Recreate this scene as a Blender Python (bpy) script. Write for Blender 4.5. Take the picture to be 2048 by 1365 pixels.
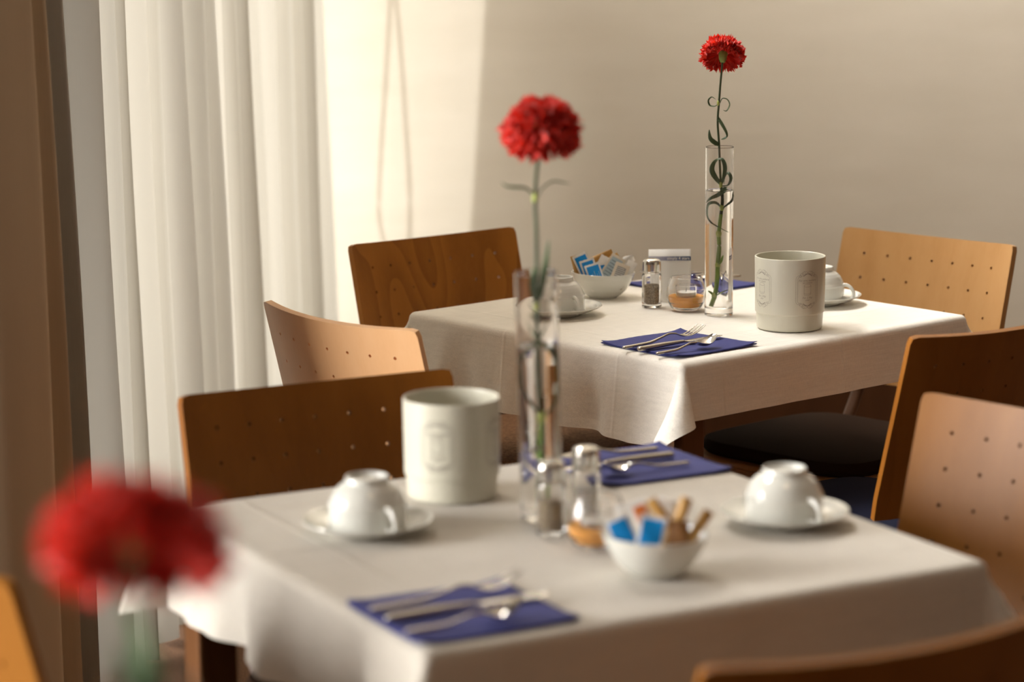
import bpy, bmesh, math, random
from mathutils import Vector, Matrix
R = random.Random(7)
PI = math.pi
S = bpy.context.scene
for o in list(bpy.data.objects): bpy.data.objects.remove(o)

# ---------------------------------------------------------------- camera
F_PX, PITCH, ROLL = 5060.2, 0.1744, -0.0076
TABLE_Z = 0.75
CAM_Z = TABLE_Z + 0.7799
cam_d = bpy.data.cameras.new('camera')
cam = bpy.data.objects.new('camera', cam_d)
S.collection.objects.link(cam)
cam_d.sensor_width = 36.0
cam_d.lens = F_PX / 2048 * 36.0
cam.matrix_world = Matrix.Translation((0, 0, CAM_Z)) @ Matrix.Rotation(PI/2 - PITCH, 4, 'X') @ Matrix.Rotation(ROLL, 4, 'Z')
cam_d.clip_start = 0.05
cam_d.dof.use_dof = True
cam_d.dof.focus_distance = 4.50
cam_d.dof.aperture_fstop = 2.75
cam_d.dof.aperture_blades = 8
S.camera = cam

# ---------------------------------------------------------------- world, sun, lamps, exposure
w = bpy.data.worlds.new('sky'); S.world = w; w.use_nodes = True
bg = w.node_tree.nodes['Background']
bg.inputs['Color'].default_value = (1.0, 0.975, 0.93, 1)
bg.inputs['Strength'].default_value = 5.3
S.view_settings.view_transform = 'Standard'
S.view_settings.look = 'None'
S.view_settings.gamma = 1
S.view_settings.use_curve_mapping = False
S.view_settings.exposure = 0.72
S.cycles.max_bounces = 24; S.cycles.transmission_bounces = 20; S.cycles.diffuse_bounces = 6; S.cycles.glossy_bounces = 8; S.cycles.transparent_max_bounces = 16

# room frame: corner of back wall and window wall, turned 7 degrees to the camera
RA = math.radians(-7.2)
UX = Vector((math.cos(RA), math.sin(RA), 0)); VX = Vector((-math.sin(RA), math.cos(RA), 0))
CORNER = Vector((-0.58, 7.114, 0))
def RW(u, v, z=0.0): return CORNER + UX*u + VX*v + Vector((0, 0, z))
def rdir(u, v, z): return UX*u + VX*v + Vector((0, 0, z))

sun_d = bpy.data.lights.new('sun', 'SUN'); sun = bpy.data.objects.new('sun', sun_d); S.collection.objects.link(sun)
sun_d.energy = 2.5; sun_d.angle = math.radians(1.0); sun_d.color = (0.96, 0.98, 1.0)
sun.rotation_euler = rdir(1.15, 1.0, -1.30).to_track_quat('-Z', 'Y').to_euler()

# windows in the left wall: u of the wall, v0, v1, z0, z1.  The wall steps back five metres out of view to even the light; the unseen high window is added for its light
WIN = [(0, -2.45, -0.02, 0.05, 2.60), (-5.0, -8.3, -4.6, 0.3, 3.5), (0, -2.9, -0.35, 2.85, 4.15)]
for k, (wu, v0, v1, z0, z1) in enumerate(WIN):
    ld = bpy.data.lights.new('window_area_light', 'AREA'); lo = bpy.data.objects.new('window_area_light', ld); S.collection.objects.link(lo)
    ld.shape = 'RECTANGLE'; ld.size = v1 - v0; ld.size_y = z1 - z0
    if k: ld.energy = (0, 590, 330)[k]; ld.color = (1.0, .975, .935)      # added area lamps in place of daylight, far window and added high window
    else: ld.cycles.is_portal = True
    lo.location = RW(wu-0.22, (v0+v1)/2, (z0+z1)/2)
    lo.rotation_euler = Matrix((-VX, Vector((0, 0, 1)), -UX)).transposed().to_euler()
def downlight(loc, e, col, size=0.05):
    ld = bpy.data.lights.new('downlight', 'AREA'); lo = bpy.data.objects.new('downlight', ld); S.collection.objects.link(lo)
    ld.shape = 'DISK'; ld.size = size; ld.energy = e; ld.color = col; lo.location = loc
downlight((-0.95, 1.3, 4.25), 3.0, (1.0, 0.93, 0.82), .032)
downlight((0.55, 1.9, 4.25), 2.2, (1.0, 0.72, 0.42), .032)

# ---------------------------------------------------------------- materials
def mat(name, col=(.8,.8,.8), rough=.5, metal=0.0, **kw):
    m = bpy.data.materials.new(name); m.use_nodes = True
    b = m.node_tree.nodes['Principled BSDF']
    b.inputs['Base Color'].default_value = (*col, 1); b.inputs['Roughness'].default_value = rough; b.inputs['Metallic'].default_value = metal
    for k, v in kw.items(): b.inputs[k.replace('_', ' ')].default_value = v
    return m
def N(m, t, **kw):
    n = m.node_tree.nodes.new(t)
    for k, v in kw.items():
        if k in n.inputs: n.inputs[k].default_value = v
        else: setattr(n, k, v)
    return n
def Lk(m, a, b): m.node_tree.links.new(a, b)
def bsdf(m): return m.node_tree.nodes['Principled BSDF']
def coords(m, scale=(1,1,1), rot=(0,0,0), loc=(0,0,0)):
    tc = N(m, 'ShaderNodeTexCoord'); mp = N(m, 'ShaderNodeMapping')
    mp.inputs['Scale'].default_value = scale; mp.inputs['Rotation'].default_value = rot; mp.inputs['Location'].default_value = loc
    Lk(m, tc.outputs['Object'], mp.inputs['Vector']); return mp.outputs['Vector']
def ramp(m, fac, stops):
    r = N(m, 'ShaderNodeValToRGB'); e = r.color_ramp.elements
    while len(e) < len(stops): e.new(0.5)
    for i, (p, c) in enumerate(stops): e[i].position = p; e[i].color = (*c, 1)
    Lk(m, fac, r.inputs['Fac']); return r.outputs['Color']
def bump(m, h, strength, dist, chain=None):
    b = N(m, 'ShaderNodeBump'); b.inputs['Strength'].default_value = strength; b.inputs['Distance'].default_value = dist
    Lk(m, h, b.inputs['Height'])
    if chain: Lk(m, chain, b.inputs['Normal'])
    Lk(m, b.outputs['Normal'], bsdf(m).inputs['Normal']); return b.outputs['Normal']
def noise(m, vec, scale, detail=4, rough=.5):
    n = N(m, 'ShaderNodeTexNoise'); n.inputs['Scale'].default_value = scale; n.inputs['Detail'].default_value = detail; n.inputs['Roughness'].default_value = rough
    Lk(m, vec, n.inputs['Vector']); return n.outputs['Fac']
def math_n(m, op, a, b=None):
    n = N(m, 'ShaderNodeMath'); n.operation = op
    for i, x in enumerate((a, b)):
        if x is None: continue
        if isinstance(x, (int, float)): n.inputs[i].default_value = x
        else: Lk(m, x, n.inputs[i])
    return n.outputs[0]

def wood(name, c0, c1, c2, seed=0.0, rough=.33, ring=7.0, cath=0.0):
    m = mat(name, rough=rough); bsdf(m).inputs['Specular IOR Level'].default_value = .18
    v = coords(m, (5.2, 5.2, 1.15), loc=(seed, seed*.7, seed*.31))
    big = noise(m, v, 1.25, 1.5, .4)
    f = math_n(m, 'FRACT', math_n(m, 'MULTIPLY', big, ring))
    v2 = coords(m, (260, 260, 9), loc=(seed, 0, 0))
    fine = noise(m, v2, 1.0, 3)
    v3 = coords(m, (22, 22, 1.1), loc=(seed, 0, 3))
    mid = noise(m, v3, 1.0, 2)
    s = math_n(m, 'ADD', math_n(m, 'MULTIPLY', f, .08 + cath), math_n(m, 'ADD', math_n(m, 'MULTIPLY', fine, .25), math_n(m, 'MULTIPLY', mid, .70 - cath*.6)))
    Lk(m, ramp(m, s, [(0.12, c0), (0.5, c1), (0.95, c2)]), bsdf(m).inputs['Base Color'])
    bump(m, fine, .08, .0006)
    return m
M = {}  # the chairs share one beech; its lit and shaded tones carry the light
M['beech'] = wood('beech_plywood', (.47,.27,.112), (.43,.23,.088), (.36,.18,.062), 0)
M['beech_lit'] = wood('beech_plywood_lit', (.80,.46,.22), (.74,.41,.18), (.64,.33,.13), 4.3, ring=5)  # same beech, lightened for lit chairs
M['beech_bright_lit'] = wood('beech_plywood_bright_lit', (.90,.56,.30), (.86,.51,.26), (.77,.43,.205), 4.3, ring=5)  # same beech, lightened further for the lit chair by the curtain
M['beech_shaded'] = wood('beech_plywood_shaded', (.28,.105,.015), (.24,.085,.011), (.165,.054,.007), 9.1)  # same beech, darkened for the chair faces turned from the window
M['beech_dimmed'] = wood('beech_plywood_dimmed', (.33,.138,.025), (.29,.115,.020), (.235,.09,.014), 6.6)  # same beech, darkened where the window light came out too strong
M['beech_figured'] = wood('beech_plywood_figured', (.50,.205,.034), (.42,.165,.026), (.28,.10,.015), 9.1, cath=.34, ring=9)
M['dark_wood'] = wood('dark_wood', (.085,.034,.014), (.065,.026,.010), (.045,.017,.007), 2.2, .4)
M['leg_wood'] = wood('leg_wood', (.16,.07,.026), (.125,.052,.019), (.09,.036,.013), 5.2, .4)

def cloth_mat(name, col, crease=True):
    m = mat(name, col, .85)
    bsdf(m).inputs['Sheen Weight'].default_value = .15
    v = coords(m, (1, 1, 1))
    n1 = noise(m, coords(m, (18, 420, 420)), 1, 3); n2 = noise(m, coords(m, (420, 18, 160)), 1, 3)
    s = math_n(m, 'ADD', math_n(m, 'MULTIPLY', n1, .55), math_n(m, 'MULTIPLY', n2, .45))
    d = tuple(c*.90 for c in col)
    Lk(m, ramp(m, s, [(.3, d), (.7, tuple(min(1, c*1.06) for c in col))]), bsdf(m).inputs['Base Color'])
    w1 = noise(m, coords(m, (1, 1, 1)), 900, 2)
    big = noise(m, coords(m, (3.0, 17, 12), rot=(0, 0, .7)), 1, 3)
    xyz = N(m, 'ShaderNodeSeparateXYZ'); Lk(m, v, xyz.inputs[0]); cr = None
    for k, off in ((0, .42), (1, .21)):          # ironing creases
        a_ = math_n(m, 'ABSOLUTE', math_n(m, 'SUBTRACT', math_n(m, 'FRACT', math_n(m, 'ADD', math_n(m, 'MULTIPLY', xyz.outputs[k], 3.3), off)), .5))
        r_ = math_n(m, 'MULTIPLY', math_n(m, 'MAXIMUM', math_n(m, 'SUBTRACT', .018, a_), 0.0), 50.0)
        cr = r_ if cr is None else math_n(m, 'MAXIMUM', cr, r_)
    b1 = bump(m, w1, .35, .0006)
    b2 = bump(m, s, .5, .0010, b1)
    b3 = bump(m, big, .5, .009, b2)
    bump(m, cr, .5, .0022, b3)
    return m
M['cloth'] = cloth_mat('linen_cloth', (.90, .87, .80))
M['cloth_shaded'] = cloth_mat('linen_cloth_shaded', (.60, .56, .49))  # same linen, darkened to put the front table's shade into the colour

m = M['curtain'] = bpy.data.materials.new('curtain_sheer'); m.use_nodes = True
nt = m.node_tree; nt.nodes.clear()
def curtain_mat(m, dcol, tcol, fac):
    nt = m.node_tree; nt.nodes.clear()
    out = N(m, 'ShaderNodeOutputMaterial'); mix = N(m, 'ShaderNodeMixShader'); d = N(m, 'ShaderNodeBsdfDiffuse'); t = N(m, 'ShaderNodeBsdfTranslucent')
    d.inputs['Color'].default_value = (*dcol, 1); t.inputs['Color'].default_value = (*tcol, 1); mix.inputs['Fac'].default_value = fac
    nz = noise(m, coords(m, (400, 400, 12)), 1, 2)
    bm_ = N(m, 'ShaderNodeBump'); bm_.inputs['Strength'].default_value = .15; bm_.inputs['Distance'].default_value = .001
    Lk(m, nz, bm_.inputs['Height'])
    for s in (d, t): Lk(m, bm_.outputs['Normal'], s.inputs['Normal'])
    Lk(m, d.outputs[0], mix.inputs[1]); Lk(m, t.outputs[0], mix.inputs[2]); Lk(m, mix.outputs[0], out.inputs['Surface'])
curtain_mat(m, (.80, .76, .68), (.275, .258, .222), .52)
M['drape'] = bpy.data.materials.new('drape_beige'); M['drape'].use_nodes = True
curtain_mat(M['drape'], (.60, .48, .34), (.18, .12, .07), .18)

m = M['wall'] = mat('plaster_wall', (.70, .62, .50), .9)
n1 = noise(m, coords(m, (2.0, 2.0, 9.0)), 1.3, 6, .55); n2 = noise(m, coords(m, (1, 1, 1)), 3.0, 5, .6)
s = math_n(m, 'ADD', math_n(m, 'MULTIPLY', n1, .6), math_n(m, 'MULTIPLY', n2, .4))
Lk(m, ramp(m, s, [(.3, (.49, .43, .335)), (.7, (.545, .485, .39))]), bsdf(m).inputs['Base Color'])
b1 = bump(m, noise(m, coords(m, (1, 1, 1)), 260, 3), .25, .001); bump(m, n1, .3, .01, b1)
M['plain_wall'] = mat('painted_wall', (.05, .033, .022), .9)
M['ceiling'] = mat('painted_ceiling', (.15, .12, .09), .9)
M['frame_white'] = mat('window_frame_paint', (.75, .73, .68), .5)
m = M['carpet'] = mat('brown_carpet', (.20, .10, .045), .95)
Lk(m, ramp(m, noise(m, coords(m), 240, 4, .7), [(.35, (.07, .030, .013)), (.65, (.19, .092, .040))]), bsdf(m).inputs['Base Color'])
bump(m, noise(m, coords(m), 300, 2), .6, .004)
M['baseboard'] = wood('baseboard_wood', (.20,.09,.035), (.16,.07,.027), (.12,.05,.02), 1.2, .5)

m = M['porcelain'] = mat('white_porcelain', (.705, .71, .66), .12); bsdf(m).inputs['Coat Weight'].default_value = .4; bsdf(m).inputs['Coat Roughness'].default_value = .04
M['melamine'] = mat('cream_melamine', (.60, .58, .48), .34)
M['print'] = mat('grey_print', (.30, .27, .23), .6)
m = M['glass'] = mat('clear_glass', (1, 1, 1), 0.0, Transmission_Weight=1.0, IOR=1.46)
m = M['water'] = mat('water', (.985, .99, .985), 0.0, Transmission_Weight=1.0, IOR=1.33)
M['steel'] = mat('polished_steel', (.62, .60, .56), .16, 1.0)
M['steel_satin'] = mat('satin_steel', (.44, .41, .37), .26, 1.0)
m = M['pepper'] = mat('ground_pepper', (.2, .16, .11), .9)
v = N(m, 'ShaderNodeTexVoronoi'); v.inputs['Scale'].default_value = 1100; Lk(m, coords(m), v.inputs['Vector'])
Lk(m, ramp(m, v.outputs['Color'], [(.15, (.07, .05, .035)), (.5, (.38, .29, .18)), (.85, (.75, .62, .42))]), bsdf(m).inputs['Base Color'])
bump(m, v.outputs['Distance'], .8, .001)
m = M['salt'] = mat('white_salt', (.80, .78, .74), .8)
bump(m, noise(m, coords(m), 1200, 2), .5, .001)
m = M['sand'] = mat('orange_sand', (.85, .33, .05), .85)
Lk(m, ramp(m, noise(m, coords(m), 1100, 3, .7), [(.3, (1.0, .36, .03)), (.7, (1.0, .56, .13))]), bsdf(m).inputs['Base Color'])
bump(m, noise(m, coords(m), 1200, 2), .7, .001)
M['wax'] = mat('white_wax', (.80, .78, .73), .4, Subsurface_Weight=.0)
m = M['napkin'] = mat('navy_paper', (.040, .047, .205), .85)
bump(m, noise(m, coords(m), 500, 2), .4, .0006)
M['navy_fabric'] = mat('navy_upholstery', (.010, .013, .035), .9, Specular_IOR_Level=.15)
M['brown_fabric'] = mat('dark_brown_upholstery', (.020, .009, .004), .9, Specular_IOR_Level=.1)
m = M['woven'] = mat('brown_woven_seat', (.3, .15, .07), .9)
Lk(m, ramp(m, noise(m, coords(m), 160, 3, .7), [(.35, (.16, .075, .032)), (.65, (.40, .21, .10))]), bsdf(m).inputs['Base Color'])
M['paper'] = mat('white_paper', (.80, .78, .74), .6)
M['blue'] = mat('bright_blue_print', (.0, .28, .74), .45)
M['ink'] = mat('dark_ink', (.05, .055, .08), .5)
M['navy_ink'] = mat('navy_ink', (.02, .045, .13), .5)
M['kraft'] = mat('brown_kraft', (.50, .28, .075), .5)
M['kraft_dark'] = mat('brown_kraft_dark', (.20, .085, .02), .6)
M['orange_print'] = mat('orange_print', (.85, .22, .03), .5)
M['pale_blue'] = mat('pale_blue_print', (.42, .52, .56), .55)
M['ivory'] = mat('ivory_paper', (.66, .58, .46), .6)
M['grey_print'] = mat('grey_text_print', (.33, .31, .29), .6)
m = M['petal'] = mat('red_petal', (.66, .010, .006), .55)
n = noise(m, coords(m, (1, 1, 1)), 60, 3)
Lk(m, ramp(m, n, [(.3, (.60, .008, .004)), (.7, (.92, .038, .012))]), bsdf(m).inputs['Base Color'])
bsdf(m).inputs['Sheen Weight'].default_value = .2
pn = m.node_tree; tr = N(m, 'ShaderNodeBsdfTranslucent'); tr.inputs['Color'].default_value = (.9, .03, .01, 1); mx = N(m, 'ShaderNodeMixShader'); mx.inputs['Fac'].default_value = .30
out = [q for q in pn.nodes if q.type == 'OUTPUT_MATERIAL'][0]
Lk(m, bsdf(m).outputs[0], mx.inputs[1]); Lk(m, tr.outputs[0], mx.inputs[2]); Lk(m, mx.outputs[0], out.inputs['Surface'])
def green(name, a, b):
    m = mat(name, a, .5)
    Lk(m, ramp(m, noise(m, coords(m, (60, 60, 14)), 1, 3), [(.3, a), (.7, b)]), bsdf(m).inputs['Base Color']); return m
M['stem'] = green('stem_green', (.035, .055, .024), (.065, .095, .038))
M['stem_wet'] = green('stem_fresh_green', (.16, .27, .035), (.27, .40, .06))
M['leaf'] = green('leaf_green', (.055, .10, .045), (.10, .165, .07))
M['calyx'] = green('calyx_green', (.20, .30, .07), (.32, .44, .12))
M['node'] = green('node_green', (.35, .42, .08), (.45, .52, .13))
M['cord'] = mat('white_cord', (.55, .52, .47), .7)

# ---------------------------------------------------------------- helpers
def link(o): S.collection.objects.link(o); return o
def tag(o, label, cat, group=None):
    o['label'] = label; o['category'] = cat
    if group: o['group'] = group
    return o
def thing(name, label, cat, loc=(0,0,0), rz=0, group=None):
    o = link(bpy.data.objects.new(name, None)); o.empty_display_size = .02
    o.location = loc; o.rotation_euler = (0, 0, rz); return tag(o, label, cat, group)
def finish(name, bm, mt, parent=None, smooth=True, angle=None):
    me = bpy.data.meshes.new(name); bmesh.ops.recalc_face_normals(bm, faces=bm.faces) if not getattr(bm, 'keepn', False) else None
    bm.to_mesh(me); bm.free()
    for q in (mt if isinstance(mt, (list, tuple)) else [mt]): me.materials.append(q)
    if smooth:
        me.polygons.foreach_set('use_smooth', [True]*len(me.polygons))
        if angle:
            me.set_sharp_from_angle(angle=math.radians(angle))
    o = link(bpy.data.objects.new(name, me))
    if parent: o.parent = parent
    return o
def mesh(name, vs, fs, mt, parent=None, smooth=True, angle=None, mi=None):
    me = bpy.data.meshes.new(name); me.from_pydata(vs, [], fs)
    for q in (mt if isinstance(mt, (list, tuple)) else [mt]): me.materials.append(q)
    if smooth: me.polygons.foreach_set('use_smooth', [True]*len(me.polygons))
    if mi: me.polygons.foreach_set('material_index', mi)
    if angle: me.set_sharp_from_angle(angle=math.radians(angle))
    o = link(bpy.data.objects.new(name, me))
    if parent: o.parent = parent
    return o
def box_bm(bm, x0, x1, y0, y1, z0, z1, M4=None, bev=0):
    r = bmesh.ops.create_cube(bm, size=1); vs = r['verts']
    for v in vs:
        v.co = Vector((x0 + (v.co.x+.5)*(x1-x0), y0 + (v.co.y+.5)*(y1-y0), z0 + (v.co.z+.5)*(z1-z0)))
    if bev:
        es = list({e for v in vs for e in v.link_edges})
        r2 = bmesh.ops.bevel(bm, geom=es, offset=bev, segments=2, affect='EDGES', profile=.6)
        vs = list({v for f in r2['faces'] for v in f.verts} | {v for v in vs if v.is_valid})
    if M4 is not None:
        for v in vs: v.co = M4 @ v.co
    return vs
def box(name, x0, x1, y0, y1, z0, z1, mt, parent=None, bev=0, M4=None):
    bm = bmesh.new(); box_bm(bm, x0, x1, y0, y1, z0, z1, M4, bev)
    return finish(name, bm, mt, parent, smooth=False)
def lathe_vf(prof, n=64):
    vs, fs, rings = [], [], []
    for r, z in prof:
        if r < 1e-6: rings.append([len(vs)]); vs.append((0, 0, z))
        else:
            rings.append(list(range(len(vs), len(vs)+n)))
            vs += [(r*math.cos(2*PI*i/n), r*math.sin(2*PI*i/n), z) for i in range(n)]
    for a, b in zip(rings, rings[1:]):
        for i in range(n):
            j = (i+1) % n
            if len(a) == 1 and len(b) == 1: continue
            if len(a) == 1: fs.append((a[0], b[j], b[i]))
            elif len(b) == 1: fs.append((a[i], a[j], b[0]))
            else: fs.append((a[i], a[j], b[j], b[i]))
    return vs, fs
def lathe(name, prof, mt, parent=None, n=64, angle=40, loc=None):
    """profile listed from the bottom outside round to the inside so the faces look outwards"""
    p2 = [prof[0]]
    for a, b in zip(prof, prof[1:]):      # holding loops so that long walls keep true normals
        l = math.hypot(b[0]-a[0], b[1]-a[1])
        if l > .005:
            for f in (.0006/l, 1-.0006/l): p2.append((a[0]+(b[0]-a[0])*f, a[1]+(b[1]-a[1])*f))
        p2.append(b)
    vs, fs = lathe_vf(p2, n)
    o = mesh(name, vs, fs, mt, parent, True, angle)
    if loc: o.location = loc
    return o
def catmull(P, per=6):
    P = [Vector(p) for p in P]; out = []
    for i in range(len(P)-1):
        p0, p1, p2, p3 = P[max(i-1, 0)], P[i], P[i+1], P[min(i+2, len(P)-1)]
        for k in range(per):
            t = k/per
            out.append(.5*((2*p1) + (p2-p0)*t + (2*p0-5*p1+4*p2-p3)*t*t + (3*p1-p0-3*p2+p3)*t**3))
    out.append(P[-1]); return out
def sweep_vf(path, rad, n=10, flat=None, up=Vector((0,0,1)), cap=True):
    """path points, radius list (or (a,b) half axes); returns verts, faces"""
    vs, fs = [], []; L = len(path)
    for i, p in enumerate(path):
        t = (path[min(i+1, L-1)] - path[max(i-1, 0)]).normalized()
        s = t.cross(up)
        if s.length < 1e-4: s = t.cross(Vector((0, 1, 0)))
        s.normalize(); q = s.cross(t).normalized()
        a, b = rad[i] if isinstance(rad[i], tuple) else (rad[i], rad[i])
        for k in range(n):
            th = 2*PI*k/n
            vs.append(tuple(p + s*(a*math.cos(th)) + q*(b*math.sin(th))))
    for i in range(L-1):
        for k in range(n):
            j = (k+1) % n
            fs.append((i*n+k, i*n+j, (i+1)*n+j, (i+1)*n+k))
    if cap:
        fs.append(tuple(range(n-1, -1, -1))); fs.append(tuple((L-1)*n+k for k in range(n)))
    return vs, fs
def tube(name, pts, r, mt, parent=None, n=10, per=6, up=Vector((0,0,1))):
    path = catmull(pts, per)
    rad = [r]*len(path) if isinstance(r, (float, int)) else [r[min(int(i/(len(path)-1)*(len(r)-1)), len(r)-2)] + (r[min(int(i/(len(path)-1)*(len(r)-1)), len(r)-2)+1]-r[min(int(i/(len(path)-1)*(len(r)-1)), len(r)-2)])*((i/(len(path)-1)*(len(r)-1)) % 1 if i < len(path)-1 else 1) for i in range(len(path))]
    vs, fs = sweep_vf(path, rad, n, up=up)
    bm = bmesh.new(); bv = [bm.verts.new(v) for v in vs]
    for f in fs: bm.faces.new([bv[i] for i in f])
    return finish(name, bm, mt, parent)

# ---------------------------------------------------------------- room
def struct(name, o): o['kind'] = 'structure'; return o
RM = Matrix.Translation(CORNER) @ Matrix.Rotation(RA, 4, 'Z')
def rbox(name, u0, u1, v0, v1, z0, z1, mt, parent=None):
    o = box(name, u0, u1, v0, v1, z0, z1, mt, parent)
    if not parent: o.matrix_world = RM; o['kind'] = 'structure'
    return o
U1, V0, HC = 3.9, -9.4, 4.3
for nm, z0, z1, mt_ in (('floor', -.08, 0, 'carpet'), ('ceiling', HC, HC+.08, 'ceiling')):
    bm = bmesh.new(); box_bm(bm, -.2, U1+.1, V0-.1, .1, z0, z1); box_bm(bm, -5.2, -.2, V0-.1, -3.25, z0, z1)
    o = finish(nm, bm, M[mt_], smooth=False); o.matrix_world = RM; o['kind'] = 'structure'
rbox('wall_back', -.2, U1+.1, 0, .1, 0, HC, M['wall'])
rbox('wall_right', U1, U1+.1, V0, 0, 0, HC, M['plain_wall'])
rbox('wall_front', -5.2, U1+.1, V0-.1, V0, 0, HC, M['plain_wall'])
bm = bmesh.new()
for a in ((-3.25, -2.45, 0, 2.6), (-3.25, -2.9, 2.6, HC), (-2.9, -.02, 2.60, 2.85), (-2.45, -.02, 0, .05), (-.02, 0, 0, HC), (-2.75, -.02, 4.15, HC), (-.35, -.02, 2.85, 4.15), (-2.9, -2.75, 4.15, HC)):
    box_bm(bm, -.2, 0, a[0], a[1], a[2], a[3])
for a in ((V0, -8.3, 0, HC), (-8.3, -4.6, 0, .3), (-8.3, -4.6, 3.5, HC), (-4.6, -3.25, 0, HC)):
    box_bm(bm, -5.2, -5.0, a[0], a[1], a[2], a[3])
box_bm(bm, -5.0, -.2, -3.4, -3.25, 0, HC)
o = finish('wall_left', bm, M['plain_wall'], smooth=False); o.matrix_world = RM; o['kind'] = 'structure'
rbox('sun_block_wall', -10.6, -5.2, -8.5, -8.3, 0, 9, M['plain_wall'])  # unseen wall added to keep the sun out of the far window
rbox('sun_block_eave', -1.7, -.2, -4.6, .1, HC, HC+.08, M['frame_white'])  # unseen eave added to keep the sun out of the high window
rbox('baseboard_back', .0, U1, -.016, 0, 0, .27, M['dark_wood'])
for k, (wu, v0, v1, z0, z1) in enumerate(WIN):  # the third frames the added high window
    bm = bmesh.new(); t = .05
    for a in ((v0, v0+t, z0, z1), (v1-t if k else v1-.012, v1, z0, z1), (v0, v1, z0, z0+t), (v0, v1, z1-t, z1), ((v0+v1)/2-.03-(.6 if k == 0 else 0), (v0+v1)/2+.03-(.6 if k == 0 else 0), z0, z1)):
        box_bm(bm, wu-.17, wu-.11, *a)
    o = finish('window_%d' % (k+1), bm, M['frame_white'], smooth=False); o.matrix_world = RM; o['kind'] = 'structure'

# curtains: pleated cloth hanging in front of the window wall
def curtain(name, label, v_start, v_end, u0, lam, amp, mt, seed, z0=.03, z1=2.66):
    rr = random.Random(seed)
    Lr = v_end(1.2) - v_start(1.2)
    # irregular fold widths
    folds = []; t = 0
    while t < Lr:
        wdt = lam*rr.uniform(.62, 1.45); folds.append((t, wdt, amp*rr.uniform(.7, 1.25), rr.uniform(.25, .75), rr.uniform(-1, 1))); t += wdt
    tot = t; vs, fs = [], []; NZ = 22; per = 18
    cols = []
    for f in folds:
        for k in range(per):
            cols.append((f, k/per))
    cols.append((folds[-1], 1.0))
    for (t0, wdt, am, asym, dr), k in cols:
        s = (t0 + k*wdt)/tot
        # rounded fold with a steep side: asymmetric sine
        ph = k/asym*.5 if k < asym else .5 + (k-asym)/(1-asym)*.5
        base = (1-math.cos(2*PI*ph))*.5
        shp = abs(math.sin(PI*ph))**.75 + .10*math.sin(2*PI*ph*2+dr*3)*(1-abs(math.sin(PI*ph)))
        for j in range(NZ+1):
            q = j/NZ; z = z1 + (z0-z1)*q
            fl = .75 + .35*q
            wob = .008*math.sin(2.2*q + t0*9 + dr*3)*q
            vv = v_start(z) + (v_end(z)-v_start(z))*s + wob + .012*math.sin(2*PI*ph)*fl
            uu = u0 + (shp-.5)*2*am*fl + .004*math.sin(9*q+dr*5+k*4)
            p = RW(uu, vv, z); vs.append(tuple(p))
    NC = len(cols)
    for i in range(NC-1):
        for j in range(NZ):
            a = i*(NZ+1)+j; fs.append((a, a+1, a+NZ+2, a+NZ+1))
    o = mesh(name, vs, fs, mt)
    return tag(o, label, 'curtain')
curtain('sheer_curtain', 'cream sheer pleated curtain glowing in front of the window, left of the back wall', lambda z: -2.90-.03*z, lambda z: -.372 + .062*(1.1-z), .106, .130, .050, M['curtain'], 5)
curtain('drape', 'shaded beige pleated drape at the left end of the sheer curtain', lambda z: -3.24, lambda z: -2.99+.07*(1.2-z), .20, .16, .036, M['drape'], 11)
# curtain rail
o = rbox('trim_1', .05, .26, -6.9, -.02, 2.67, 2.72, M['frame_white'])

# looped blind cord in the uncurtained gap of the window
e = 1.30/1.15
def cordpt(u_sh, z_wall, u=.02):
    du = u_sh - u; return RW(u, -du/1.15, z_wall + du*e)
t = thing('blind_cord', 'looped blind cord hanging in the window gap, casting two thin shadows on the wall', 'cord', RW(.02, -.2, 1.35))
for pts in ([cordpt(.257, 1.32), cordpt(.237, 1.05), cordpt(.215, .78), cordpt(.212, .62), cordpt(.25, .5)],
            [cordpt(.262, 1.32), cordpt(.279, 1.1), cordpt(.290, .9), cordpt(.298, .7), cordpt(.29, .55), cordpt(.25, .5)],
            [cordpt(.26, 1.32), cordpt(.26, 1.8), cordpt(.26, 2.42)]):
    o = tube('cord', pts, .0048, M['cord'], t, 8)
    o.matrix_parent_inverse = Matrix.Translation(-t.location)

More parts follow.
